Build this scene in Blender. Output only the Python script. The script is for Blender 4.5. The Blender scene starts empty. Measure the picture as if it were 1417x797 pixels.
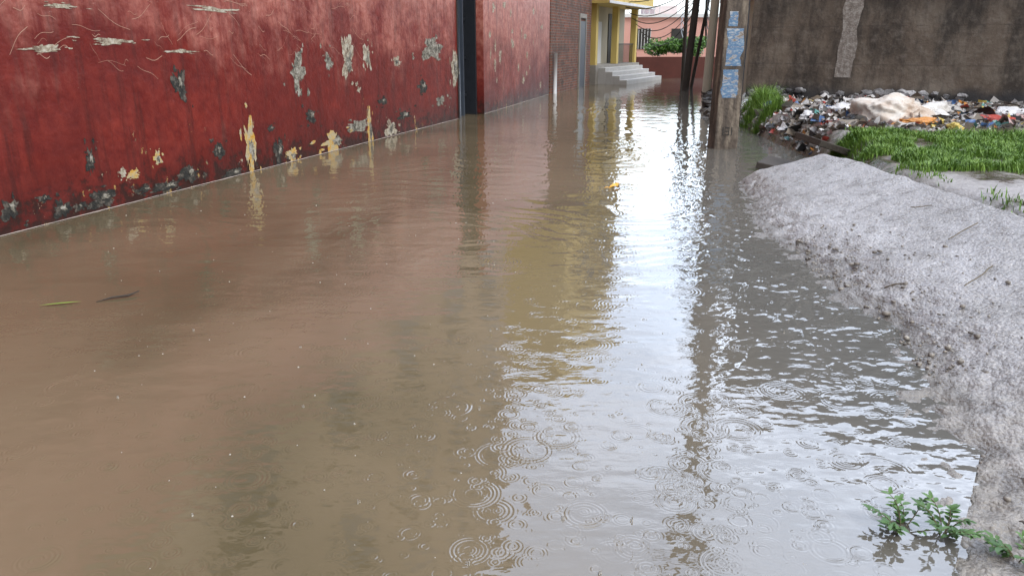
import bpy, bmesh, math, random
import numpy as np
from mathutils import Vector, noise, Matrix
random.seed(7)
R=random.random
def U(a,b): return a+(b-a)*R()
sc=bpy.context.scene
# ---------------------------------------------------------------- helpers
class M:
    def __init__(s,name,rough=0.7,spec=0.5):
        s.mat=bpy.data.materials.new(name); s.mat.use_nodes=True
        s.nt=s.mat.node_tree; s.b=s.nt.nodes['Principled BSDF']
        s.b.inputs['Roughness'].default_value=rough
        s.b.inputs['Specular IOR Level'].default_value=spec
    def set(s,sock,v):
        if isinstance(v,bpy.types.NodeSocket): s.nt.links.new(v,sock)
        elif isinstance(v,(tuple,list)):
            v=tuple(v)
            if sock.type=='RGBA' and len(v)==3: v=v+(1,)
            sock.default_value=v
        elif v is not None:
            if sock.type=='RGBA': v=(v,v,v,1)
            sock.default_value=v
    def obj(s): return s.nt.nodes.new('ShaderNodeTexCoord').outputs['Object']
    def pos(s): return s.nt.nodes.new('ShaderNodeNewGeometry').outputs['Position']
    def map(s,vec,scale=(1,1,1),rot=(0,0,0),loc=(0,0,0)):
        n=s.nt.nodes.new('ShaderNodeMapping'); s.set(n.inputs['Vector'],vec)
        n.inputs['Scale'].default_value=scale; n.inputs['Rotation'].default_value=rot; n.inputs['Location'].default_value=loc
        return n.outputs[0]
    def noise(s,scale,detail=4,rough=.5,vec=None,dist=0,col=False):
        n=s.nt.nodes.new('ShaderNodeTexNoise'); s.set(n.inputs['Vector'],vec if vec is not None else s.obj())
        s.set(n.inputs['Scale'],scale); n.inputs['Detail'].default_value=detail; n.inputs['Roughness'].default_value=rough
        n.inputs['Distortion'].default_value=dist
        return n.outputs['Color' if col else 'Fac']
    def vor(s,scale,vec=None,feature='F1',rnd=1,dim='3D'):
        n=s.nt.nodes.new('ShaderNodeTexVoronoi'); n.voronoi_dimensions=dim; n.feature=feature
        s.set(n.inputs['Vector'],vec if vec is not None else s.obj()); n.inputs['Scale'].default_value=scale
        n.inputs['Randomness'].default_value=rnd
        return n
    def ramp(s,f,stops,interp='LINEAR'):
        n=s.nt.nodes.new('ShaderNodeValToRGB'); s.set(n.inputs[0],f); cr=n.color_ramp; cr.interpolation=interp
        while len(cr.elements)<len(stops): cr.elements.new(.5)
        for e,(p,c) in zip(cr.elements,stops):
            e.position=p
            e.color=(c,c,c,1) if isinstance(c,(int,float)) else tuple(c)+(1,)
        return n.outputs[0]
    def mix(s,f,a,b,blend='MIX'):
        n=s.nt.nodes.new('ShaderNodeMix'); n.data_type='RGBA'; n.blend_type=blend
        s.set(n.inputs[0],f); s.set(n.inputs[6],a); s.set(n.inputs[7],b); return n.outputs[2]
    def m(s,op,a,b=None,c=None,clamp=False):
        n=s.nt.nodes.new('ShaderNodeMath'); n.operation=op; n.use_clamp=clamp
        s.set(n.inputs[0],a)
        if b is not None: s.set(n.inputs[1],b)
        if c is not None: s.set(n.inputs[2],c)
        return n.outputs[0]
    def sep(s,v):
        n=s.nt.nodes.new('ShaderNodeSeparateXYZ'); s.set(n.inputs[0],v); return n.outputs
    def mr(s,v,a,b,c=0,d=1,smooth=True):
        n=s.nt.nodes.new('ShaderNodeMapRange'); n.interpolation_type='SMOOTHSTEP' if smooth else 'LINEAR'
        s.set(n.inputs[0],v)
        for i,x in enumerate((a,b,c,d)): n.inputs[i+1].default_value=x
        return n.outputs[0]
    def bump(s,h,dist=1,strength=1,normal=None):
        n=s.nt.nodes.new('ShaderNodeBump'); s.set(n.inputs['Height'],h); n.inputs['Distance'].default_value=dist
        n.inputs['Strength'].default_value=strength
        if normal is not None: s.set(n.inputs['Normal'],normal)
        return n.outputs[0]
    def out(s,col=None,rough=None,normal=None):
        if col is not None: s.set(s.b.inputs['Base Color'],col)
        if rough is not None: s.set(s.b.inputs['Roughness'],rough)
        if normal is not None: s.set(s.b.inputs['Normal'],normal)
        return s.mat

def simple(name,col,rough=.7,var=.25,scale=6,bump=.004):
    m=M(name,rough)
    f=m.noise(scale,4,.6)
    c=m.mix(f,tuple(x*(1-var) for x in col),tuple(min(1,x*(1+var)) for x in col))
    return m.out(c,None,m.bump(m.noise(scale*5,3,.6),bump))

def mesh(name,verts,faces,mats,fm=None,parent=None,smooth=False,loc=(0,0,0),rz=0):
    me=bpy.data.meshes.new(name); me.from_pydata(verts,[],faces)
    if not isinstance(mats,(list,tuple)): mats=[mats]
    for x in mats: me.materials.append(x)
    if fm: me.polygons.foreach_set('material_index',fm)
    if smooth: me.polygons.foreach_set('use_smooth',[True]*len(me.polygons))
    me.update()
    o=bpy.data.objects.new(name,me); sc.collection.objects.link(o)
    o.location=loc; o.rotation_euler=(0,0,rz)
    if parent: o.parent=parent
    return o
def boxg(x0,x1,y0,y1,z0,z1,V,F):
    b=len(V)
    V+=[(x0,y0,z0),(x1,y0,z0),(x1,y1,z0),(x0,y1,z0),(x0,y0,z1),(x1,y0,z1),(x1,y1,z1),(x0,y1,z1)]
    F+=[(b,b+3,b+2,b+1),(b+4,b+5,b+6,b+7),(b,b+1,b+5,b+4),(b+1,b+2,b+6,b+5),(b+2,b+3,b+7,b+6),(b+3,b,b+4,b+7)]
def boxes(name,lst,mat,parent=None,loc=(0,0,0),rz=0,bevel=0):
    V=[];F=[]
    for b in lst: boxg(*b,V,F)
    o=mesh(name,V,F,mat,parent=parent,loc=loc,rz=rz)
    if bevel:
        md=o.modifiers.new('b','BEVEL'); md.width=bevel; md.segments=2
    return o
def empty(name,loc=(0,0,0),rz=0):
    o=bpy.data.objects.new(name,None); sc.collection.objects.link(o); o.location=loc; o.rotation_euler=(0,0,rz); return o
def tube(pts,rad,V,F,n=6):
    b0=len(V); k=len(pts)
    for i,p in enumerate(pts):
        p=Vector(p)
        t=(Vector(pts[min(i+1,k-1)])-Vector(pts[max(i-1,0)])).normalized()
        a=t.cross(Vector((0,0,1)))
        if a.length<.1: a=t.cross(Vector((1,0,0)))
        a.normalize(); c=t.cross(a)
        r=rad[i] if isinstance(rad,(list,tuple)) else rad
        for j in range(n):
            q=p+a*r*math.cos(2*math.pi*j/n)+c*r*math.sin(2*math.pi*j/n); V.append(tuple(q))
    for i in range(k-1):
        for j in range(n):
            F.append((b0+i*n+j,b0+i*n+(j+1)%n,b0+(i+1)*n+(j+1)%n,b0+(i+1)*n+j))
    F.append(tuple(b0+j for j in range(n))); F.append(tuple(b0+(k-1)*n+j for j in reversed(range(n))))
def interp(t,pts):
    if t<=pts[0][0]: return pts[0][1]
    for (a,va),(b,vb) in zip(pts,pts[1:]):
        if t<=b: return va+(vb-va)*(t-a)/(b-a)
    return pts[-1][1]
def sst(a,b,x):
    t=max(0,min(1,(x-a)/(b-a))); return t*t*(3-2*t)
def fr(p,sc_=1,o=3): return noise.fractal(Vector(p)*sc_,1.0,2.0,o)

# ---------------------------------------------------------------- materials
def red_paint(name,pinkz0=1.2,pinkz1=2.1,dark=1.0):
    m=M(name,.45,.36); o=m.obj(); z=m.sep(o)[2]
    n1=m.noise(1.1,5,.62); n2=m.noise(7,5,.7); n3=m.noise(.6,4,.6,vec=m.map(o,loc=(9,2,4)))
    base=m.mix(m.ramp(n2,[(.3,0),(.7,1)]),(.125*dark,.010*dark,.008*dark),(.26*dark,.034*dark,.022*dark))
    base=m.mix(m.ramp(n3,[(.42,.45),(.56,0)]),base,(.09,.010,.009))
    streak=m.noise(2.2,5,.7,vec=m.map(o,(3.5,1,.35)))
    zz=m.m('ADD',z,m.m('MULTIPLY',m.m('SUBTRACT',n1,.5),4.2))
    zz=m.m('ADD',zz,m.m('MULTIPLY',m.m('SUBTRACT',streak,.5),2.4))
    pink=m.mr(zz,pinkz0,pinkz1)
    base=m.mix(m.m('MULTIPLY',pink,.9),base,m.mix(m.ramp(n2,[(.35,0),(.6,1)]),(.32,.070,.050),(.54,.22,.17)))
    damp=m.mr(m.m('ADD',z,m.m('MULTIPLY',n1,.5)),.25,1.0,1,0)
    base=m.mix(m.m('MULTIPLY',damp,.6),base,(.055,.008,.007))
    base=m.mix(m.ramp(streak,[(.50,0),(.66,.7)]),base,(.065,.011,.009))
    gr=m.mr(m.m('ADD',z,m.m('MULTIPLY',m.m('SUBTRACT',n2,.5),1.8)),-.02,.28,1,0)
    base=m.mix(m.m('MULTIPLY',gr,.8),base,(.025,.014,.011))
    # whitish rubbed flecks high on the wall
    fl=m.noise(9,6,.75,vec=m.map(o,(.6,1,1.3),loc=(1,7,2)))
    fleck=m.m('MULTIPLY',m.mr(fl,.66,.68),m.mr(z,.9,1.6,0,.8))
    base=m.mix(fleck,base,(.50,.40,.34))
    ch=m.noise(5.5,6,.7,vec=m.map(o,(1,1,.7),loc=(3,1,5)))
    thr=m.mr(z,.0,1.2,.105,0.0,False)
    chip=m.mr(m.m('ADD',ch,thr),.72,.727)
    cc=m.ramp(m.noise(4.1,4,.7),[(.40,(.03,.028,.02)),(.47,(.14,.115,.085)),(.52,(.46,.28,.06)),(.6,(.40,.36,.28))])
    base=m.mix(chip,base,cc)
    rough=m.mix(m.noise(3,3),.28,.6)
    h=m.m('SUBTRACT',m.m('MULTIPLY',m.noise(14,5,.65),.010),m.m('MULTIPLY',chip,.004))
    h=m.m('ADD',h,m.m('MULTIPLY',n1,.02))
    return m.out(base,rough,m.bump(h,1,.8))
RED=red_paint('red_paint',1.15,2.6); RED2=red_paint('red_paint_faded',.3,2.1)
def peelmat(name,a,b,c=None):
    m=M(name,.8); f=m.noise(11,5,.75)
    st=[(.40,a),(.52,b)]+([(.60,c)] if c else [])
    return m.out(m.ramp(f,st),None,m.bump(m.noise(40,4),.01))
P_GREY=peelmat('bare_plaster',(.06,.055,.045),(.24,.22,.17),(.38,.36,.31))
P_CREAM=peelmat('old_cream_limewash',(.18,.13,.09),(.40,.35,.26),(.52,.49,.40))
P_DARK=peelmat('damp_plaster',(.012,.012,.010),(.035,.032,.025),(.12,.10,.08))
P_YEL=peelmat('old_yellow_limewash',(.40,.36,.27),(.50,.36,.14),(.54,.29,.04))
SCR=simple('scratch_plaster',(.50,.30,.22),.8)
FOAM=simple('foam',(.42,.35,.30),.6,.5,9)
STEEL=simple('gate_steel',(.018,.021,.027),.4,.4,4)
STEEL_L=simple('galvanised_steel',(.06,.075,.10),.4,.3,5)
YEL=simple('yellow_paint',(.62,.47,.15),.7,.15,1)
CREAM=simple('cream_paint',(.50,.46,.36),.8,.2,1.2)
PALE=simple('pale_pink_plaster',(.38,.28,.20),.85,.25,.8)
PINK=simple('pink_paint',(.66,.36,.31),.8,.12,1)
WHITE=simple('white_paint',(.72,.74,.76),.7,.1,2)
DARKW=simple('dark_opening',(.03,.028,.026),.5,.3,3)
WIRE=simple('black_cable',(.012,.012,.012),.5,.3,3)
BROWN=simple('brown_red_paint',(.11,.028,.02),.6,.3,3)
CONC=simple('concrete',(.30,.28,.25),.85,.3,3,.01)
PLASTER=simple('pale_step_concrete',(.46,.45,.43),.7,.2,3,.01)
def brickmat():
    m=M('brick',.9); o=m.obj(); s=m.sep(o)
    cv=m.nt.nodes.new('ShaderNodeCombineXYZ'); m.set(cv.inputs[0],m.m('ADD',s[0],s[1])); m.set(cv.inputs[1],s[2])
    b=m.nt.nodes.new('ShaderNodeTexBrick'); m.set(b.inputs['Vector'],cv.outputs[0])
    b.inputs['Color1'].default_value=(.28,.085,.045,1); b.inputs['Color2'].default_value=(.13,.05,.032,1)
    b.inputs['Mortar'].default_value=(.20,.17,.14,1); b.inputs['Scale'].default_value=1
    b.inputs['Brick Width'].default_value=.23; b.inputs['Row Height'].default_value=.085; b.inputs['Mortar Size'].default_value=.012
    c=m.mix(m.ramp(m.noise(2,5,.7),[(.45,0),(.65,.8)]),b.outputs[0],(.06,.045,.035))
    return m.out(c,None,m.bump(b.outputs['Fac'],.01,1))
BRICK=brickmat()
def wallmat():
    m=M('stained_plaster',.9); o=m.obj(); s=m.sep(o); z=s[2]
    st=m.noise(1.3,6,.72,vec=m.map(o,(1.3,1,.45)))
    n=m.noise(.9,7,.65); n2=m.noise(5,6,.7)
    c=m.ramp(n,[(.3,(.09,.07,.055)),(.5,(.17,.135,.105)),(.68,(.25,.215,.175))])
    c=m.mix(m.ramp(st,[(.44,0),(.60,.8)]),c,(.04,.034,.03))
    c=m.mix(m.ramp(n2,[(.50,0),(.72,.6)]),c,(.28,.245,.21))
    top=m.mr(m.m('ADD',z,m.m('MULTIPLY',st,2.2)),2.5,4.2)
    c=m.mix(m.m('MULTIPLY',top,.75),c,(.03,.026,.024))
    zz=m.m('FRACT',m.m('MULTIPLY',z,1.35))
    line=m.mr(m.m('ABSOLUTE',m.m('SUBTRACT',zz,.5)),.0,.03,.5,0)
    c=m.mix(m.m('MULTIPLY',line,m.mr(n2,.4,.6)),c,(.05,.04,.035))
    damp=m.mr(m.m('ADD',z,m.m('MULTIPLY',n,.5)),.75,1.0,1,0)
    c=m.mix(m.m('MULTIPLY',damp,.85),c,(.04,.042,.048))
    return m.out(c,None,m.bump(m.m('ADD',m.m('MULTIPLY',n2,.02),m.m('MULTIPLY',st,.03)),1))
STAIN=wallmat()
def bankmat():
    m=M('cast_concrete',.5); p=m.pos(); s=m.sep(p)
    n=m.noise(1.3,6,.65,vec=m.map(p,(1,.6,1))); fine=m.noise(70,2,.6,vec=p); mid=m.noise(7,5,.7,vec=p)
    v=m.vor(60,vec=p)
    c=m.ramp(n,[(.35,(.27,.26,.255)),(.5,(.38,.37,.375)),(.66,(.47,.465,.475))])
    c=m.mix(m.ramp(mid,[(.36,.6),(.50,0)]),c,(.18,.16,.14))
    peb=m.ramp(v.outputs['Color'],[(.3,(.13,.11,.09)),(.5,(.36,.33,.29)),(.75,(.58,.55,.51))])
    c=m.mix(m.ramp(fine,[(.44,0),(.6,.55)]),c,peb)
    z=m.m('ADD',s[2],m.m('MULTIPLY',m.m('SUBTRACT',mid,.5),.26))
    wet=m.mr(z,.015,.085,1,0)
    c=m.mix(m.m('MULTIPLY',wet,.72),c,(.125,.108,.088))
    grit=m.m('MULTIPLY',m.mr(s[1],4.0,2.0,0,1),m.mr(mid,.35,.6))
    c=m.mix(m.m('MULTIPLY',grit,.5),c,(.38,.34,.28))
    r=m.ramp(mid,[(.38,.20),(.6,.55)])
    h=m.m('ADD',m.m('MULTIPLY',fine,.007),m.m('MULTIPLY',v.outputs['Distance'],-.006))
    h=m.m('ADD',h,m.m('MULTIPLY',mid,.014))
    return m.out(c,r,m.bump(h,1,.9))
BANK=bankmat()
def lotmat():
    m=M('muddy_soil',.6); p=m.pos(); s=m.sep(p)
    n=m.noise(1.6,6,.65,vec=p); g=m.noise(11,4,.6,vec=p)
    c=m.ramp(n,[(.35,(.06,.045,.032)),(.5,(.13,.10,.075)),(.62,(.30,.28,.26))])
    c=m.mix(m.m('MULTIPLY',m.mr(s[1],7.0,6.0,0,1),m.mr(n,.42,.5)),c,(.36,.34,.33))
    c=m.mix(m.m('MULTIPLY',m.ramp(g,[(.5,0),(.62,.7)]),m.mr(s[1],6.2,7.2,0,1)),c,(.04,.07,.02))
    r=m.ramp(n,[(.4,.12),(.6,.6)])
    return m.out(c,r,m.bump(g,.03))
SOIL=lotmat()
def watermat():
    m=M('muddy_water',.025); p=m.pos(); s=m.sep(p)
    m.b.inputs['IOR'].default_value=1.85
    murk=m.noise(.55,3,.5,vec=m.map(p,(1,.6,1)),dist=.6)
    c=m.ramp(murk,[(.35,(.100,.080,.042)),(.5,(.150,.115,.066)),(.65,(.178,.138,.082))])
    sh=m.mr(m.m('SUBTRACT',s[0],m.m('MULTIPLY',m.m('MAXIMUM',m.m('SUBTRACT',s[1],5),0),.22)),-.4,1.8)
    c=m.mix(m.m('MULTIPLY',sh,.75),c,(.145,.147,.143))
    return m.out(c,.025,m.bump(m.noise(1.0,2,.5,vec=m.map(p,(16,34,1))),.0008))
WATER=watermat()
# ---------------------------------------------------------------- ground + water
ground_m=simple('ground_soil',(.12,.09,.06),.9,.3,.3)
mesh('ground',[(-400,-400,-.4),(400,-400,-.4),(400,400,-.4),(-400,400,-.4)],[(0,1,2,3)],ground_m)
wl=[(-3,1.45),(1,1.5),(2.05,1.66),(2.45,1.75),(2.92,1.91),(3.58,2.03),(4.62,2.08),(5.86,2.12),(6.97,2.3),(8.5,2.6),(10,2.95)]
rng=np.random.default_rng(3)
LAT=rng.random((256,256))
def vn(x,y,seed=0):
    x=x+seed*17.31; y=y+seed*9.17
    xi=np.floor(x).astype(np.int64); yi=np.floor(y).astype(np.int64); fx=x-xi; fy=y-yi
    fx=fx**3*(fx*(6*fx-15)+10); fy=fy**3*(fy*(6*fy-15)+10)
    a=LAT[xi&255,yi&255]; b=LAT[(xi+1)&255,yi&255]; c=LAT[xi&255,(yi+1)&255]; d=LAT[(xi+1)&255,(yi+1)&255]
    return (a+(b-a)*fx)+((c+(d-c)*fx)-(a+(b-a)*fx))*fy-.5
def vf(x,y,seed=0,o=3):
    r=0;a=1
    for i in range(o): r=r+a*vn(x*2**i,y*2**i,seed+i*3); a*=.5
    return r
ys=[1.15]
while ys[-1]<42: ys.append(ys[-1]+max(.0026,(.48 if ys[-1]<7 else .7)*ys[-1]**2/1110))
ys=np.array(ys); NC=1350; us=np.linspace(-.95,.72,NC); NR=len(ys)
Y=np.repeat(ys[:,None],NC,1); X=us[None,:]*Y
Z=np.zeros_like(X)
r=np.sqrt((X-1.87)**2+(Y-18.4)**2); wob=vf(X*.6,Y*.6,1,3)*1.3
amp=np.clip((16.5-np.abs(r))/12,0.0,1)**.7*.9+.08
amp*=np.clip(.65+1.1*vn(X*.6,Y*.35,5),.15,1.2)
near=np.clip((Y-2.2)/4,0.05,1)
Z+=amp*near*(.0026*np.sin(2*np.pi*(r+wob)/.40)+.0014*np.sin(2*np.pi*(r+wob*1.6)/.23+1))
Z+=.03*np.exp(-(r/.6)**2)*vf(X*9,Y*9,4,3)
Z+=.0040*vf(X*1.6,Y*4.5,7,2)*np.clip(Y/5,.3,1)+.0015*vf(X*6+Y*1.0,Y*13,8,2)
Z+=.00055*vf(X*17,Y*24,15,2)*np.clip(1.3-Y/9,.2,1)
xw=np.interp(Y,[a for a,b in wl],[b for a,b in wl])
sh=np.clip((X-xw+1.15)/.9,0,1); sh=sh*sh*(3-2*sh)*np.clip((11-Y)/2,0,1)*np.clip((Y-1.6)/2.4,.18,1)
wx=X*.8+Y*.6; wy=Y*.8-X*.6
ridge=1-2*np.abs(vf(wx*4.0+vn(X*3,Y*3,2),wy*8+vn(X*4,Y*4,6)*1.2,11,3))
Z+=sh*(.0056*ridge+.0030*vf(X*16,Y*22,13,2))
def ring(cx,cy,Rr,lam,w,a):
    ext=Rr+2.6*w
    i0=np.searchsorted(ys,cy-ext); i1=np.searchsorted(ys,cy+ext)
    if i1<=i0+1: return
    ulo=min((cx-ext)/max(ys[i0],.1),(cx-ext)/ys[i1-1]); uhi=max((cx+ext)/ys[i0],(cx+ext)/ys[i1-1])
    j0=np.searchsorted(us,ulo); j1=np.searchsorted(us,uhi)
    if j1<=j0: return
    d=np.hypot(X[i0:i1,j0:j1]-cx,Y[i0:i1,j0:j1]-cy); x=d-Rr
    th_=np.arctan2(Y[i0:i1,j0:j1]-cy,X[i0:i1,j0:j1]-cx)
    ph=U(0,6.28); g=.75+.35*np.sin(th_+ph)+.15*np.sin(3*th_+ph*2)
    Z[i0:i1,j0:j1]+=a*g*np.cos(2*np.pi*x/lam)*np.exp(-(x/w)**2)
for i in range(11500):
    cy=1.2+11*R()**.85; cx=U(-.8,.62)*cy
    if vn(np.float64(cx*1.3),np.float64(cy*1.3),21)<U(-.6,.05): continue   # showers fall unevenly
    q=R()
    k=1+max(0,cy-1.9)*.22   # older, wider rings dominate what carries in the far water
    if q<.07: Rr=U(.035,.075); lam=U(.012,.016); w=lam*U(.8,1.5); s_=.22
    elif q<.38: Rr=U(.013,.034); lam=U(.010,.014); w=lam*U(.7,1.2); s_=.28
    else: Rr=U(.002,.014); lam=U(.0095,.012); w=lam*.75; s_=.34
    if cy<4.5: k=min(k,1.55)
    a=s_*lam*k/6.283*U(.2,1.25)
    ring(cx,cy,Rr*k,lam*k,w*k,a)
    if R()<.25: ring(cx+U(-.003,.003),cy,Rr*.4*k,lam*.85*k,w*.6*k,a*.6)
co_=np.stack([X,Y,Z],-1).reshape(-1,3).astype(np.float32)
idx=np.arange(NR*NC).reshape(NR,NC)
q=np.stack([idx[:-1,:-1],idx[:-1,1:],idx[1:,1:],idx[1:,:-1]],-1).reshape(-1,4)
me=bpy.data.meshes.new('flood_water'); nf=len(q)
me.vertices.add(len(co_)); me.vertices.foreach_set('co',co_.ravel())
me.loops.add(nf*4); me.loops.foreach_set('vertex_index',q.ravel().astype(np.int32))
me.polygons.add(nf); me.polygons.foreach_set('loop_start',(np.arange(nf)*4).astype(np.int32))
me.polygons.foreach_set('use_smooth',np.ones(nf,dtype=bool))
me.update(calc_edges=True); me.materials.append(WATER)
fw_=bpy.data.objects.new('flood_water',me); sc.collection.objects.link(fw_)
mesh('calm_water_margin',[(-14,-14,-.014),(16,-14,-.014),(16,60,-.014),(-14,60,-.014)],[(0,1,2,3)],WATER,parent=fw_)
del X,Y,Z,r,wob,amp,near,sh,wx,wy,ridge,co_,idx,q,xw

# ---------------------------------------------------------------- left red wall
A=Vector((-4.21,5.91)); th=math.atan2(10.14,3.08)
start=-14
L1=10.6
th0=th
red=boxes('red_boundary_wall',[(start,L1,0,.25,-.4,3.5)],RED,loc=(A.x,A.y,0),rz=th0)
boxes('coping',[(start,L1+.02,-.04,.29,3.5,3.6)],CONC,parent=red)
def blob(s,z,w,h,jag,seed,y,V,F,n=56):
    b=len(V); V.append((s,y,z))
    for i in range(n):
        a=2*math.pi*i/n; c,d=math.cos(a),math.sin(a)
        r=1+jag*(.75*noise.noise((c*1.1+seed*7.3,d*1.1,seed*3.1))+.55*noise.noise((c*2.6+seed,d*2.6,seed*5.1))+.40*noise.noise((c*7+seed,d*7,seed*2.3)))
        r=max(.3,r)
        V.append((s+c*w/2*r,y,z+d*h/2*r))
    for i in range(n): F.append((b,b+1+(i+1)%n,b+1+i))
# peeled patches: distance along wall, height, width, tall, kind (measured on the wall)
def wallpt(px,py):
    u=(px-708.5)/1023; v=(398.5-py)/1023; f=.95+.3123*v; t=-6.005/(u-.3038*f)
    return (t*f-5.91)/.9568, 1.5+t*(-.3123+.95*v), t
tab=[(125,223,12,30,'D'),(248,118,16,36,'D'),(410,100,20,44,'G'),(345,200,14,60,'Y'),(480,83,18,48,'C'),(430,162,14,18,'D'),(455,85,10,22,'G'),(508,78,8,26,'C'),
(462,195,28,22,'Y'),(512,178,6,42,'Y'),(302,210,14,20,'D'),(386,210,12,30,'D'),(405,213,12,18,'Y'),(598,66,26,22,'G'),(630,95,8,42,'C'),(62,68,50,9,'C'),(158,58,54,8,'C'),
(15,290,24,30,'D'),(85,290,24,24,'D'),(140,275,36,20,'D'),(262,240,26,22,'D'),(218,218,10,18,'Y'),(185,240,14,10,'Y'),(170,240,8,12,'C'),(495,175,22,12,'G'),(540,178,14,20,'C'),(560,160,18,12,'D'),(375,178,8,8,'D'),(548,85,8,12,'C'),(230,258,40,12,'D'),(530,140,10,10,'D'),(60,275,16,10,'D'),(325,240,20,14,'D'),(585,120,12,16,'D'),(610,140,14,12,'G'),(200,262,20,10,'D'),(110,285,16,10,'D'),(85,8,40,5,'C'),(250,72,40,4,'C'),(300,14,50,5,'C')]
rows=[]
for (px,py,w,h,k) in tab:
    s,z,t=wallpt(px,py); s2=wallpt(px+w/2,py)[0]; s1=wallpt(px-w/2,py)[0]
    rows.append((round(s,2),round(z,2),round(s2-s1,2),round(h*t/1023,2),k))
PM={'D':P_DARK,'G':P_GREY,'C':P_CREAM,'Y':P_YEL,'S':SCR}
PN={'D':'damp','G':'grey','C':'cream','Y':'yellow','S':'pale'}
for k in PM:
    V=[];F=[]
    for i,(s,z,w,h,kk) in enumerate(rows):
        if kk==k:
            blob(s,z,w,h,1.0,i+1,-.003,V,F)
            for q in range(6): blob(s+U(-1,1)*w,z+U(-.9,.9)*h,w*U(.08,.3),h*U(.08,.3),1.0,i*9+q,-.004,V,F,20)
    if V: mesh('peeled_paint_'+PN[k],V,F,PM[k],parent=red)
V=[];F=[]
for i,(s,z,w,h,kk) in enumerate(rows):
    if kk in 'YC' and h>.12: blob(s+w*.12,z-h*.1,w*.5,h*.5,1.1,i+50,-.006,V,F)
    if kk=='D': blob(s+w*.15,z+h*.1,w*.3,h*.35,1.1,i+50,-.006,V,F)
mesh('peeled_paint_inner',V,F,P_GREY,parent=red)
V=[];F=[]
for i in range(110):
    s=U(-.5,6.5); z=U(1.3,2.2); a=random.gauss(0,.45); l=U(.05,.4); w=U(.0008,.0030); b=len(V); n=6
    for j in range(n+1):
        x=s+l*j/n*math.cos(a); zz=z+l*j/n*math.sin(a)+.02*math.sin(j*.8+i)
        V+=[(x,-.003,zz-w),(x,-.003,zz+w)]
    for j in range(n): F.append((b+2*j,b+2*j+2,b+2*j+3,b+2*j+1))
mesh('scratches',V,F,SCR,parent=red)
def scum(parent,x0,x1,seed):
    V=[];F=[];n=int((x1-x0)/.03)
    for i in range(n+1):
        x=x0+(x1-x0)*i/n; w=.003+.022*max(0,fr((x*1.5,seed,0),1,4)+.12); o=.015*fr((x*3,seed+5,0),1,3)+.004
        V+=[(x,-w-abs(o),.005),(x,-abs(o)*.4,.0085)]
    for i in range(n): F.append((2*i,2*i+2,2*i+3,2*i+1))
    mesh('scum_line',V,F,FOAM,parent=parent)
scum(red,-3,L1,2)
# steel gate in its dark recess
gate=empty('steel_gate',(A.x,A.y,0),th0)
boxes('gate_panel',[(L1+.02,L1+1.2,.26,.30,-.3,3.3)],STEEL,parent=gate)
boxes('gate_frame',[(L1+.01,L1+.07,.04,.30,-.3,3.4),(L1+1.12,L1+1.18,.0,.30,-.3,3.4)],STEEL,parent=gate,bevel=.006)
boxes('gate_stile',[(L1+.66,L1+.70,.12,.24,-.3,3.3)],STEEL_L,parent=gate,bevel=.006)
boxes('gate_ribs',[(L1+.09,L1+1.1,.22,.26,z,z+.05) for z in (.4,1.2,2.0,2.8)],STEEL,parent=gate)
V=[];F=[]; tube([(L1+.36,.10,-.3),(L1+.36,.10,3.3)],.02,V,F,10); mesh('drop_bolt_pipe',V,F,STEEL_L,parent=gate,smooth=True)
boxes('gate_pier',[(L1-.02,L1+.008,-.02,.30,-.4,3.49)],DARKW,parent=gate)
# second red wall
B=Vector((-.63,17.2)); th2=math.atan2(7.0,1.81)
L2=7.15
red2=boxes('red_boundary_wall.001',[(0,L2,0,.25,-.4,3.4)],RED2,loc=(B.x,B.y,0),rz=th2)
boxes('coping',[(-.02,L2,-.04,.29,3.4,3.5)],CONC,parent=red2)
V=[];F=[]
for i in range(22): blob(U(.3,6.9),U(.3,2.4),U(.06,.3),U(.06,.3),1,i+90,-.003,V,F)
mesh('peeled_paint',V,F,P_CREAM,parent=red2); scum(red2,0,L2,4)
# brick house
C=Vector((1.2,24.25)); th3=math.atan2(5.8,1.85)
brick=boxes('brick_house',[(0,6.0,0,5,-.4,4.3)],BRICK,loc=(C.x,C.y,0),rz=th3)
boxes('door',[(4.0,4.9,-.03,.05,-.1,2.3)],STEEL_L,parent=brick)
boxes('door_frame',[(3.9,3.998,-.05,.05,-.1,2.4),(4.902,5.0,-.05,.05,-.1,2.4),(3.9,5.0,-.05,.05,2.402,2.55)],CONC,parent=brick)
boxes('roof_slab',[(-.1,6.1,-.25,5.1,4.3,4.45)],CONC,parent=brick)
V=[];F=[]; tube([(.3,-.09,-.3),(.3,-.09,1.25)],.06,V,F,12); mesh('drain_pipe',V,F,WHITE,smooth=True,loc=(C.x,C.y,0),rz=th3)

# house rising behind the red wall
hp=empty('pink_plaster_house',(A.x,A.y,0),th0)
boxes('walls',[(2.0,17.2,1.0,9,-.4,16.5)],PALE,parent=hp)
lst=[];fr_=[]
for fl in range(5):
    for k in range(5):
        x=3.2+k*2.9; z=1.0+fl*3.2
        lst.append((x,x+1.2,.97,1.02,z,z+1.4)); fr_+= [(x-.12,x+1.32,.7,1.02,z+1.5,z+1.58)]
boxes('windows',lst,DARKW,parent=hp); boxes('sunshades',fr_,CONC,parent=hp)
boxes('parapet',[(1.9,17.3,.9,9.1,16.5,16.7)],CONC,parent=hp)

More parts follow.
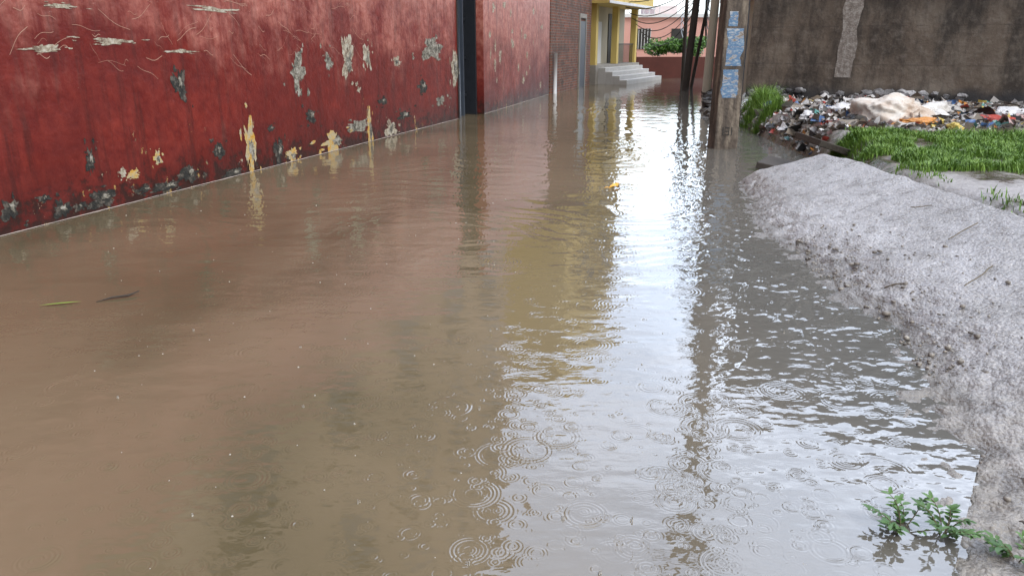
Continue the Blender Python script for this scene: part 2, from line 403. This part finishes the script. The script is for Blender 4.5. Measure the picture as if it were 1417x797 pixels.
# yellow house
D=Vector((3.2,30.6)); th4=math.atan2(4.9,2.4)
yh=empty('yellow_house',(D.x,D.y,0),th4)
boxes('walls',[(-1.0,5.6,0.6,7,-.4,13)],YEL,parent=yh)
boxes('plinth',[(-.2,5.6,-.2,.6,-.4,.72)],CONC,parent=yh)
boxes('columns',[(0,.24,-.1,.16,.722,3.0),(2.6,2.84,-.1,.16,.722,3.0),(5.2,5.44,-.1,.16,.722,3.0)],YEL,parent=yh,bevel=.01)
boxes('ground_floor_wall',[(-.1,5.58,.57,.6,.722,3.0)],CREAM,parent=yh)
boxes('balcony',[(-.3,5.7,-.7,.6,3.0,3.18),(-.3,5.7,-.7,-.6,3.182,3.9),(-.4,5.8,-.7,.6,6.2,6.36),(-.4,5.8,-.7,.6,9.3,9.46)],YEL,parent=yh)
boxes('balcony_trim',[(-.32,5.72,-.74,-.56,3.902,4.0),(-.32,5.72,-.74,-.702,3.0,3.1)],WHITE,parent=yh)
boxes('doors',[(.6,1.5,.53,.57,.73,2.75),(3.3,4.3,.53,.57,.73,2.75),(.7,1.7,.56,.62,4.2,5.6),(3.5,4.5,.56,.62,4.2,5.6),(.7,1.7,.56,.62,7.4,8.6),(3.5,4.5,.56,.62,7.4,8.6)],DARKW,parent=yh)
boxes('door_surround',[(.5,.598,.5,.57,.73,2.85),(1.502,1.6,.5,.57,.73,2.85),(1.8,2.4,.53,.569,.73,2.4)],WHITE,parent=yh)
boxes('railing',[(2.84,5.2,-.02,.0,1.5,1.54)]+[(2.95+.15*i,2.97+.15*i,-.02,.0,.722,1.5) for i in range(15)],STEEL,parent=yh)
st=empty('entrance_steps',(D.x,D.y,0),th4)
boxes('treads',[(.1,5.2,-.5-.3*i,-.2-.3*i,-.4,.62-.15*i) for i in range(4)],PLASTER,parent=st,bevel=.015)

# far low wall, bush, pink house
fw=boxes('brown_garden_wall',[(5.6,9.8,36.2,36.45,-.4,.95)],BROWN)
boxes('pillars',[(5.5,5.8,36.1,36.5,-.4,1.15),(8.1,8.4,36.1,36.5,-.4,1.3)],BROWN,parent=fw)
ph=empty('pink_house')
boxes('walls',[(6.2,15,52,60,-.4,3.3)],PINK,parent=ph)
boxes('upper_floor',[(9.8,11.3,54,60,3.3,4.0)],WHITE,parent=ph)
boxes('parapet',[(6.1,15.1,51.8,52.0,3.2,3.4)],WHITE,parent=ph)
boxes('windows',[(8.0,9.2,51.95,52.05,1.2,2.5),(10.6,11.6,51.95,52.05,1.2,2.5)],DARKW,parent=ph)
boxes('grilles',[(8.0+.2*i,8.03+.2*i,51.9,51.94,1.2,2.5) for i in range(7)],WHITE,parent=ph)
boxes('roof_railing',[(6.2,9.7,51.85,51.9,3.85,3.9)]+[(6.2+.35*i,6.24+.35*i,51.85,51.9,3.4,3.85) for i in range(11)],WHITE,parent=ph)
ph2=empty('cream_house')
boxes('walls',[(1.0,6.4,45,52,-.4,5.2)],CREAM,parent=ph2)
boxes('parapet',[(.9,6.5,44.9,52.1,5.2,5.4)],YEL,parent=ph2)
boxes('windows',[(4.6,5.6,44.95,45.05,1.4,2.6),(4.6,5.6,44.95,45.05,3.6,4.6)],DARKW,parent=ph2)
def leafmat(name,a,b):
    m=M(name,.5); f=m.noise(9,3); return m.out(m.ramp(f,[(.35,a),(.65,b)]))
LEAF=leafmat('leaf_green',(.04,.11,.014),(.12,.27,.035))
GRASS=leafmat('grass_blade',(.08,.18,.02),(.20,.34,.05))
def foliage(name,blobs,n,size,mat):
    V=[];F=[]
    for _ in range(n):
        c,r=random.choice(blobs)
        d=Vector((random.gauss(0,1),random.gauss(0,1),random.gauss(0,1))).normalized()*r*(R()**.4)
        p=Vector(c)+Vector((d.x,d.y,d.z*.75))
        a=Vector((random.gauss(0,1),random.gauss(0,1),random.gauss(0,1))).normalized(); b=a.orthogonal().normalized()
        s=size*U(.6,1.4); k=len(V)
        V+=[tuple(p-a*s),tuple(p+b*s*.45),tuple(p+a*s),tuple(p-b*s*.45)]; F.append((k,k+1,k+2,k+3))
    return mesh(name,V,F,mat)
foliage('garden_bush',[((6.9+.35*i,37.0+U(0,.5),1.3+U(-.1,.3)),U(.35,.65)) for i in range(7)],3600,.08,LEAF)

# ---------------------------------------------------------------- right side
W0=Vector((5.2,17.0)); W1=W0+Vector((.85,-.53)).normalized()*12
thw=math.atan2(W1.y-W0.y,W1.x-W0.x)
sw=boxes('stained_concrete_wall',[(0,12,0,.35,-.2,7.0)],STAIN,loc=(W0.x,W0.y,0),rz=thw)
V=[];F=[];n=90
for i in range(n+1):
    z=.85+6.1*i/n
    cx=1.95+.03*fr((z*.8,3,1),1,3)+.02*z; w=.16+.05*fr((z*2.5,8,1),1,4); w2=.03*fr((z*5,2,1),1,3)
    V+=[(cx-w,-.004,z),(cx+w+w2,-.004,z)]
for i in range(n): F.append((2*i,2*i+1,2*i+3,2*i+2))
mesh('limewash_streak',V,F,peelmat('pale_streak',(.20,.17,.15),(.31,.28,.25),(.42,.39,.36)),parent=sw)
V=[];F=[]
def rock(c,r,V,F,seed,flat=.7,sub=2):
    bm=bmesh.new(); bmesh.ops.create_icosphere(bm,subdivisions=sub,radius=1)
    b=len(V)
    sx,sy,szz=U(.8,1.3),U(.8,1.2),flat*U(.8,1.2)
    for v in bm.verts:
        q=v.co*(1+.45*noise.noise(v.co*1.3+Vector((seed*3.7,seed*1.1,0))))
        V.append((c[0]+q.x*r*sx,c[1]+q.y*r*sy,c[2]+q.z*r*szz))
    for f in bm.faces: F.append(tuple(b+v.index for v in f.verts))
    bm.free()
for i in range(120):
    x=U(0,4.2) if i<90 else U(4,10); rock((x,-.05+U(-.05,.05),.40+U(-.06,.18)),U(.05,.11),V,F,i)
m=M('rubble_stone',.7); RUB=m.out(m.ramp(m.noise(2.5,5),[(.35,(.05,.05,.055)),(.52,(.20,.20,.21)),(.66,(.46,.46,.48))]),None,m.bump(m.noise(20,4),.02))
mesh('stone_plinth',V,F,RUB,parent=sw)
E=Vector((5.5,17.6)); the=math.atan2(17.5,4.0)
rh=empty('roadside_house',(E.x,E.y,0),the)
boxes('walls',[(1.0,12,-6,-.2,-.4,6.4)],CREAM,parent=rh)
boxes('openings',[(3,4,-.22,-.17,.3,2.3),(6,7.2,-.22,-.17,1.1,2.3),(9,10,-.22,-.17,.3,2.3)],DARKW,parent=rh)
boxes('shade_slab',[(2,11,-.2,.5,2.9,3.0)],CONC,parent=rh)

def lotb(y): return interp(y,[(-3,3.15),(7,3.15),(8,3.3),(8.6,3.75),(11,3.95),(13,4.05),(16,4.4),(20,5.6)])
def lotz(x,y):
    k=sst(0,.55,x-lotb(y))
    heap=.12*math.exp(-((x-6.8)/2.8)**2-((y-11.7)/1.2)**2)
    return -.3+k*(.70+.05*fr((x,y,0),.9,4)+.02*fr((x,y,3),4,3))+heap
V=[];F=[];nx,ny=150,210
for j in range(ny+1):
    for i in range(nx+1):
        x=3.0+(i/nx)**1.5*14; y=-3+22*j/ny; V.append((x,y,lotz(x,y)))
for j in range(ny):
    for i in range(nx):
        a=j*(nx+1)+i; F.append((a,a+1,a+nx+2,a+nx+1))
mesh('vacant_lot_ground',V,F,SOIL,smooth=True)
def bankz(b,y,x):
    if b<0: z=.10*b
    else: z=.075*sst(0,.32,b)+.345*b
    z+=.014*fr((x,y,0),1.2,3)+ .010*fr((x,y,1),5,3)
    rough=math.exp(-((b-.04)/.24)**2)
    z+=rough*(.030*fr((x,y,2),4.5,4)+.016*fr((x,y,7),18,3))
    z+=.0022*fr((x,y,4),35,2)
    e=1-sst(8.0,9.2,y+.4*(b-.5))
    return z*e-.12*(1-e)
V=[];F=[];nx,ny=200,480
for j in range(ny+1):
    y=-2+11.6*(j/ny)
    xw=interp(y,wl)+.09*fr((y,4,0),1.1,4); xc=3.36-.02*max(0,y-5)+.05*fr((y,0,9),1.3,3)
    for i in range(nx+1):
        b=-.5+1.5*i/nx; x=xw+(xc-xw)*b
        V.append((x,y,bankz(b,y,x)))
for j in range(ny):
    for i in range(nx):
        a=j*(nx+1)+i; F.append((a,a+1,a+nx+2,a+nx+1))
b0=len(V)
for j in range(ny+1):
    p=V[j*(nx+1)+nx]; V.append((p[0]+.03,p[1],p[2]-.2))
for j in range(ny): F.append((j*(nx+1)+nx,b0+j,b0+j+1,(j+1)*(nx+1)+nx))
mesh('concrete_embankment',V,F,BANK,smooth=True)
V=[];F=[]
for i in range(900):
    y=1.6+4.0*R()**1.3
    b=abs(random.gauss(.05,.14)) if R()<.85 else U(0,.6); xw=interp(y,wl); x=xw+(3.36-xw)*b
    r=U(.003,.010) if R()<.93 else U(.012,.022)
    rock((x,y,bankz(b,y,x)+r*.15),r,V,F,i,.7,1)
m=M('pebbles',.5); mesh('pebbles',V,F,m.out(m.ramp(m.noise(13,2),[(.35,(.10,.085,.07)),(.55,(.27,.24,.20)),(.7,(.42,.39,.34))])),smooth=True)
SL=simple('dark_slab',(.06,.05,.04),.6,.4,5,.01)
boxes('broken_slab',[(-.5,.5,-.2,.2,-.05,.03)],SL,loc=(3.45,9.6,.03),rz=1.1,bevel=.01).rotation_euler=(.15,.05,1.1)
boxes('broken_slab',[(-.3,.3,-.25,.25,-.04,.04)],SL,loc=(3.95,9.4,.30),rz=.3,bevel=.01).rotation_euler=(.1,.3,.3)

pm=M('weathered_pole_concrete',.85); o=pm.obj(); n=pm.noise(2,7,.7,vec=pm.map(o,(3,3,.6)))
PC=pm.out(pm.ramp(n,[(.34,(.035,.03,.025)),(.50,(.12,.095,.075)),(.66,(.30,.25,.19))]),None,pm.bump(pm.noise(18,6),.02))
pole=empty('concrete_utility_pole',(3.22,11.45,0),.12)
V=[(-.19,-.15,-.4),(.19,-.15,-.4),(.19,.15,-.4),(-.19,.15,-.4),(-.115,-.1,8.5),(.115,-.1,8.5),(.115,.1,8.5),(-.115,.1,8.5)]
F=[(0,3,2,1),(4,5,6,7),(0,1,5,4),(1,2,6,5),(2,3,7,6),(3,0,4,7)]
o=mesh('shaft',V,F,PC,parent=pole); md=o.modifiers.new('b','BEVEL'); md.width=.02; md.segments=2
boxes('crossarm',[(-.8,.8,-.17,-.11,7.9,8.0)],STEEL,parent=pole)
def face_y(z): return -.15+.05*(z+.4)/8.9
m=M('torn_poster',.7); n=m.noise(6,6,.75,vec=m.map(m.obj(),(1,1,2.6)))
PO=m.out(m.ramp(n,[(.38,(.50,.51,.52)),(.45,(.14,.26,.40)),(.52,(.08,.17,.32)),(.57,(.45,.46,.46)),(.62,(.22,.17,.13))]))
V=[];F=[]
def quadstrip(x0,x1,z0,z1,seed,V,F,off=.004,n=14):
    b=len(V)
    for i in range(n+1):
        z=z0+(z1-z0)*i/n; j=.05*fr((z*5,seed,0),1,4); j2=.05*fr((z*5,seed+9,0),1,4)
        V.extend([(x0+j,face_y(z)-off,z),(x1+j2,face_y(z)-off,z)])
    for i in range(n): F.append((b+2*i,b+2*i+1,b+2*i+3,b+2*i+2))
quadstrip(-.14,.10,.75,1.15,1,V,F); quadstrip(-.12,.13,1.2,1.72,2,V,F); quadstrip(-.12,.02,1.75,1.95,3,V,F)
mesh('torn_posters',V,F,PO,parent=pole)
V=[];F=[]
for (x0,x1,z0,z1) in [(-.075,-.06,.2,.32),(-.03,.03,.305,.32),(-.03,.03,.255,.268),(-.03,.03,.2,.213),(.018,.03,.21,.31),(.06,.075,.2,.32)]:
    y=face_y(z0)-.004; b=len(V); V+=[(x0,y,z0),(x1,y,z0),(x1,y,z1),(x0,y,z1)]; F.append((b,b+1,b+2,b+3))
mesh('pole_number',V,F,DARKW,parent=pole)
V=[];F=[]; tube([(.2,-.02,-.3),(.21,-.02,1.6),(.17,.0,3.4)],.03,V,F,8); mesh('earthing_pipe',V,F,STEEL,parent=pole)
def thinpole(name,x,y,lx,r0,r1,h,mat):
    V=[];F=[]; tube([(0,0,-.4),(lx*.5,0,h*.5),(lx,0,h)],[r0,(r0+r1)/2,r1],V,F,10)
    return mesh(name,V,F,mat,smooth=True,loc=(x,y,0))
WOOD=simple('dark_wood',(.05,.04,.032),.8,.4,5)
thinpole('wooden_utility_pole',6.0,26.6,.5,.13,.09,7.5,WOOD)
thinpole('wooden_utility_pole',6.45,27.8,.9,.06,.05,6,WOOD)
thinpole('wooden_utility_pole',6.9,31.0,-.1,.08,.06,6,WOOD)
thinpole('concrete_post',6.15,24.2,.15,.14,.11,7,CREAM)
V=[];F=[]
def wire(a,b,sag,r=.018):
    pts=[]
    for i in range(17):
        t=i/16; p=Vector(a).lerp(Vector(b),t); p.z-=sag*4*t*(1-t); pts.append(tuple(p))
    tube(pts,r,V,F,4)
for k in range(4):
    wire((3.3+.1*k,11.4,7.9-.05*k),(6.4+.1*k,26.6,7.2-.1*k),.8+.15*k)
    wire((6.4,26.6,7.2-.4*k),(9+k,52,6-.4*k),.6+.3*k)
    wire((6.3,26.6,6.6-.9*k),(3.5-.1*k,31-.2*k,5.6-.5*k),.5+.15*k)
wire((6.3,24.2,4.2),(6.4,26.6,3.4),.7); wire((6.2,24.2,3.6),(6.4,26.6,4.4),1.1); wire((6.2,24.2,5),(7.2,27.8,3.8),.9)
for k in range(7):
    wire((6.3,26.6,3.6-.12*k),(4.6+.15*k,33.0,3.2-.22*k),.25+.1*k,.017)
    wire((6.3,26.6,3.5-.15*k),(8.6,40,3.9-.25*k),.35+.08*k,.017)
    wire((6.25,24.2,3.7-.2*k),(6.8,27.8,3.6-.1*k),.5+.15*k,.017)
mesh('overhead_wires',V,F,WIRE)
V=[];F=[]
for i in range(120):
    t=R(); x=4.2+2.6*t+U(-.3,.3); y=15+10*t+U(-.3,.5); rock((x,y,.02+U(-.05,.12)),U(.06,.22),V,F,i,.5)
mesh('rubble_heap',V,F,SL)

def grass(name,spots,n,h0,h1,zf):
    V=[];F=[]
    for _ in range(n):
        (cx,cy,rx,ry)=random.choice(spots)
        a=U(0,6.283); r=R()**.5*U(.8,1.15); x=cx+rx*r*math.cos(a); y=cy+ry*r*math.sin(a)
        if x<3.5 and y<8.5 : continue
        g=fr((x,y,5),1.8,3)
        if g< -.14 : continue
        z=zf(x,y)-.01; h=U(h0,h1)*(.7+.9*max(0,g+.1)); az=U(0,6.283); w=U(.003,.007); ln=U(.1,.8)*h
        dx,dy=math.cos(az)*ln,math.sin(az)*ln; px,py=-math.sin(az)*w,math.cos(az)*w; b=len(V)
        V+=[(x-px,y-py,z),(x+px,y+py,z),(x+dx*.35+px*.8,y+dy*.35+py*.8,z+h*.6),(x+dx*.35-px*.8,y+dy*.35-py*.8,z+h*.6),(x+dx,y+dy,z+h*U(.75,1))]
        F+=[(b,b+1,b+2,b+3),(b+3,b+2,b+4)]
    return mesh(name,V,F,GRASS)
grass('grass_patch',[(4.9,9.1,1.1,.75),(5.8,8.5,1.3,1.0),(5.5,7.8,1.1,.7),(6.8,8.8,1.0,.9),(7.6,9.2,.9,.7),(4.5,9.6,.6,.35),(4.6,7.4,.7,.6),(4.2,8.2,.6,.6),(4.1,7.2,.5,.5)],56000,.05,.13,lotz)
grass('grass_clump',[(4.75,14.3,.45,.4),(4.5,13.4,.25,.3),(4.9,15.0,.3,.3)],5000,.15,.42,lotz)
grass('grass_clump',[(4.0,8.6,.25,.15),(3.7,6.5,.1,.3),(3.7,5.2,.12,.5)],400,.03,.08,lotz)

# ---------------------------------------------------------------- rubbish
cols=[((.66,.66,.67),6),((.42,.40,.38),7),((.07,.15,.34),1.0),((.44,.07,.05),1.0),((.60,.26,.06),.8),((.02,.02,.02),3.0),((.16,.13,.10),7),((.62,.48,.12),.6),((.10,.28,.26),.4),((.5,.36,.35),1)]
mats=[simple('litter_%d'%i,c,.4,.2,8) for i,(c,w) in enumerate(cols)]
V=[];F=[];FM=[]
wts=[w for c,w in cols]
def inheap(x,y):
    s=(x-W0.x)*math.cos(thw)+(y-W0.y)*math.sin(thw); d=(x-W0.x)*math.sin(thw)-(y-W0.y)*math.cos(thw)
    return s,d
cnt=0
while cnt<9000:
    x=U(4.1,10.5); y=U(9.5,15.6)
    s,d=inheap(x,y)
    if d<.25 or s<-.3 : continue
    if x<lotb(y)+.25: continue
    lo=9.95+ .6*fr((x,0,0),.8,3)+ .03*(x-5)
    if y<lo: continue
    cnt+=1
    z=lotz(x,y)+U(0,.05); r=U(.016,.068) if R()<.93 else U(.08,.15)
    a=Vector((random.gauss(0,1),random.gauss(0,1),random.gauss(0,.4))).normalized(); b=a.orthogonal().normalized(); c=a.cross(b)
    if R()<.5: b,c=c,b
    k=len(V); n=3; mi=random.choices(range(len(cols)),wts)[0]
    for i in range(n):
        for j in range(n):
            q=Vector((x,y,z))+a*r*(i-1)+b*r*U(.5,.9)*(j-1)+c*r*U(-.35,.35)
            V.append((q.x,q.y,max(q.z,z-.03)))
    for i in range(n-1):
        for j in range(n-1):
            F.append((k+i*n+j,k+i*n+j+1,k+(i+1)*n+j+1,k+(i+1)*n+j)); FM.append(mi)
mesh('litter_pile',V,F,mats,FM)
def lump(name,c,rx,ry,rz_,mat,seed,amp=.35,rot=0):
    bm=bmesh.new(); bmesh.ops.create_icosphere(bm,subdivisions=5,radius=1); V=[];F=[]
    for v in bm.verts:
        p=v.co; d=1+amp*fr(p*1.1+Vector((seed,0,0)),1,2)
        rid=1-abs(noise.noise(p*2.6+Vector((seed,3,0))))*2; d+=.12*rid+.08*(1-2*abs(noise.noise(p*6+Vector((0,seed,0)))))+.03*(1-2*abs(noise.noise(p*14+Vector((0,seed,0)))))
        q=p*d; zz=q.z*rz_
        if zz<-.3*rz_: zz=-.3*rz_
        V.append((q.x*rx,q.y*ry,zz))
    for f in bm.faces: F.append(tuple(v.index for v in f.verts))
    bm.free(); return mesh(name,V,F,mat,smooth=True,loc=c,rz=rot)
def sackm(n,a,b):
    m=M(n,.6); return m.out(m.ramp(m.noise(4,5,.6),[(.4,a),(.62,b)]),None,m.bump(m.noise(60,3),.004))
lump('plastic_sack',(5.45,10.85,.54),.45,.34,.24,sackm('woven_sack',(.70,.67,.62),(.52,.42,.34)),3,.5)
lump('plastic_sack',(6.02,10.95,.54),.34,.26,.14,sackm('white_sack',(.72,.71,.70),(.53,.50,.46)),11,.5,.5)
lump('crumpled_cloth',(5.55,10.35,.48),.26,.12,.06,mats[4],5,.6)
lump('crumpled_cloth',(6.7,10.6,.50),.22,.16,.05,mats[3],8,.6)
lump('plastic_bag',(5.75,9.75,.47),.08,.06,.06,mats[7],21,.6)
lump('plastic_bag',(4.55,11.4,.44),.18,.13,.09,mats[0],24,.6)
lump('plastic_bag',(7.3,11.0,.54),.24,.15,.08,mats[0],27,.6)
lump('plastic_bag',(5.0,11.7,.52),.22,.13,.09,mats[0],29,.6)
lump('plastic_bag',(6.6,11.6,.57),.20,.13,.08,mats[1],35,.6)
lump('plastic_bag',(4.9,10.8,.46),.14,.10,.07,mats[5],31,.6)

# ---------------------------------------------------------------- small things on water
def leaf(V,F,c,dirv,l,w,up=.3,nrm=None):
    d=Vector(dirv).normalized(); s=d.cross(Vector((0,0,1)))
    if s.length<.05: s=Vector((1,0,0))
    s.normalize(); n=s.cross(d); k=len(V); c=Vector(c)
    prof=[(0,.05),(.25,.75),(.5,1),(.75,.75),(1,.04)]
    for t,ww in prof:
        p=c+d*l*t+n*(up*l*(-(t-.4)**2)); 
        V.append(tuple(p-s*w*ww*.5+n*w*.12*ww)); V.append(tuple(p)); V.append(tuple(p+s*w*ww*.5+n*w*.12*ww))
    for i in range(4):
        F.append((k+3*i,k+3*i+1,k+3*i+4,k+3*i+3)); F.append((k+3*i+1,k+3*i+2,k+3*i+5,k+3*i+4))
def plant(name,x,y,n,spread,hh):
    V=[];F=[];V2=[];F2=[]
    for i in range(n):
        a=U(0,6.283); L=U(.5,1)*spread; h=hh*U(.6,1.1); pts=[]
        for j in range(7):
            t=j/6; pts.append((L*t*math.cos(a+.4*t),L*t*math.sin(a+.4*t),-.02+h*math.sin(t*1.5)))
        tube(pts,[.0025-.0015*j/6 for j in range(7)],V2,F2,5)
        for j in range(2,7):
            for sd in (-1,1):
                aa=a+.4*j/6+sd*U(.5,1.3)
                leaf(V,F,pts[j],(math.cos(aa),math.sin(aa),U(-.1,.6)),U(.018,.036),U(.011,.017))
        leaf(V,F,pts[6],(math.cos(a),math.sin(a),.5),.035,.013)
    o=mesh(name,V,F,WEED,smooth=True,loc=(x,y,0)); mesh('stems',V2,F2,STEM,parent=o)
    return o
WEED=leafmat('weed_leaf',(.03,.09,.012),(.085,.18,.032)); STEM=simple('weed_stem',(.10,.09,.04),.6)
plant('weed_plant',1.27,2.05,10,.13,.08); plant('weed_plant',1.39,2.02,10,.11,.10)
plant('weed_plant',1.56,1.90,11,.11,.06)
V=[];F=[]
leaf(V,F,(1.06,8.05,.02),(1,.3,.1),.14,.09,.8); leaf(V,F,(1.16,8.1,.02),(-.3,.8,.3),.10,.08,.8); leaf(V,F,(1.08,8.0,.015),(-1,.0,.2),.08,.05,.8)
mesh('floating_yellow_leaf',V,F,simple('yellow_leaf',(.75,.38,.03),.5))
V=[];F=[]; leaf(V,F,(-2.85,4.2,.008),(1,.35,0),.23,.022,.0); mesh('floating_grass_blade',V,F,simple('green_blade',(.18,.28,.04),.5))
V=[];F=[]; tube([(-2.55,4.28,.003),(-2.48,4.34,.012),(-2.40,4.38,.012),(-2.36,4.44,.02)],[.002,.006,.007,.003],V,F,6); mesh('floating_twig',V,F,WOOD)
V=[];F=[]
for (x,y,a,l) in [(2.55,3.95,.6,.3),(2.7,3.6,.9,.35),(2.25,4.3,-.7,.12),(2.85,4.7,.5,.3),(2.5,3.3,.4,.25),(2.2,2.9,1.2,.12),(3.0,5.5,-.5,.15),(2.4,5.6,.9,.06)]:
    pts=[]
    for j in range(7):
        xx=x+l*j/6*math.cos(a)+.01*math.sin(j*1.3+x*9); yy=y+l*j/6*math.sin(a)
        xw=interp(yy,wl); b=(xx-xw)/(3.36-xw); pts.append((xx,yy,bankz(b,yy,xx)+.012))
    tube(pts,.0035,V,F,5)
mesh('dry_twigs',V,F,simple('straw',(.13,.10,.05),.7))
V=[];F=[]
for i in range(170):
    y=1.6+6*R()**1.4; x=U(-.62,.5)*y*1.0
    if x<-4.2+.3*(y-5.9)+.2: continue
    r=U(.0012,.0035)*(1+.12*y); n=8; b=len(V)
    for rg in (0,.7,1.2):
        for j in range(n): V.append((x+r*math.cos(rg)*math.cos(j*.7854),y+r*math.cos(rg)*math.sin(j*.7854),r*math.sin(rg)*.9))
    V.append((x,y,r))
    for k in range(2):
        for j in range(n): F.append((b+k*n+j,b+k*n+(j+1)%n,b+(k+1)*n+(j+1)%n,b+(k+1)*n+j))
    for j in range(n): F.append((b+2*n+j,b+2*n+(j+1)%n,b+3*n))
for i in range(22):
    y=1.6+3*R(); x=U(-.6,.5)*y
    for k in range(3): 
        px,py=x+U(-.006,.006),y+U(-.006,.006); h=U(.006,.016)
        tube([(px,py,0),(px,py,h*.5),(px,py,h)],[.002,.0012,.0018],V,F,6)
m=M('splash_water',.05); m.b.inputs['IOR'].default_value=1.33
mesh('rain_splashes',V,F,m.out((.45,.42,.36)),smooth=True)

# ---------------------------------------------------------------- world, sun, camera
w=bpy.data.worlds.new('World'); sc.world=w; w.use_nodes=True; nt=w.node_tree; bg=nt.nodes['Background']
sky=nt.nodes.new('ShaderNodeTexSky'); sky.sky_type='NISHITA'; sky.sun_disc=False
el=math.radians(52); az=math.radians(140)
sky.sun_elevation=el; sky.sun_rotation=az; sky.dust_density=4; sky.air_density=1.0
hs=nt.nodes.new('ShaderNodeHueSaturation'); hs.inputs['Saturation'].default_value=.42; hs.inputs['Value'].default_value=1.0
nt.links.new(sky.outputs[0],hs.inputs['Color'])
tc=nt.nodes.new('ShaderNodeTexCoord'); mp=nt.nodes.new('ShaderNodeMapping'); mp.inputs['Scale'].default_value=(1,1,2.5)
nz=nt.nodes.new('ShaderNodeTexNoise'); nz.inputs['Scale'].default_value=3.0; nz.inputs['Detail'].default_value=5
nt.links.new(tc.outputs['Generated'],mp.inputs[0]); nt.links.new(mp.outputs[0],nz.inputs['Vector'])
cr=nt.nodes.new('ShaderNodeValToRGB'); cr.color_ramp.elements[0].position=.36; cr.color_ramp.elements[0].color=(.72,.77,.84,1)
cr.color_ramp.elements[1].position=.62; cr.color_ramp.elements[1].color=(1.30,1.32,1.34,1)
nt.links.new(nz.outputs['Fac'],cr.inputs[0])
# added bright sky patch ahead to lift water reflections; dimmer overhead and behind
dt=nt.nodes.new('ShaderNodeVectorMath'); dt.operation='DOT_PRODUCT'; nt.links.new(tc.outputs['Generated'],dt.inputs[0]); dt.inputs[1].default_value=Vector((.26,.78,.57)).normalized()
mrn=nt.nodes.new('ShaderNodeMapRange'); mrn.interpolation_type='SMOOTHSTEP'; nt.links.new(dt.outputs['Value'],mrn.inputs[0])
for i,x in enumerate((.56,.92,1.1,8.6)): mrn.inputs[i+1].default_value=x
mx=nt.nodes.new('ShaderNodeMix'); mx.data_type='RGBA'; mx.blend_type='MULTIPLY'; mx.inputs[0].default_value=1
nt.links.new(hs.outputs[0],mx.inputs[6]); nt.links.new(cr.outputs[0],mx.inputs[7])
mx2=nt.nodes.new('ShaderNodeVectorMath'); mx2.operation='SCALE'; nt.links.new(mx.outputs[2],mx2.inputs[0]); nt.links.new(mrn.outputs[0],mx2.inputs['Scale'])
nt.links.new(mx2.outputs[0],bg.inputs[0])
bg.inputs[1].default_value=.15
sl=bpy.data.lights.new('sun','SUN'); sl.energy=1.0; sl.angle=math.radians(25); sl.color=(1,.97,.93)
so=bpy.data.objects.new('sun',sl); sc.collection.objects.link(so)
d=Vector((math.sin(az)*math.cos(el),math.cos(az)*math.cos(el),math.sin(el)))
so.rotation_euler=d.to_track_quat('Z','Y').to_euler()
cam=bpy.data.cameras.new('camera'); cam.sensor_width=36; cam.lens=26; cam.clip_end=1000; cam.clip_start=.05
co=bpy.data.objects.new('camera',cam); sc.collection.objects.link(co); co.location=(0,0,1.5)
co.rotation_euler=(math.radians(90-18.2),0,0); sc.camera=co
sc.view_settings.view_transform='Standard'; sc.view_settings.look='None'; sc.view_settings.exposure=0
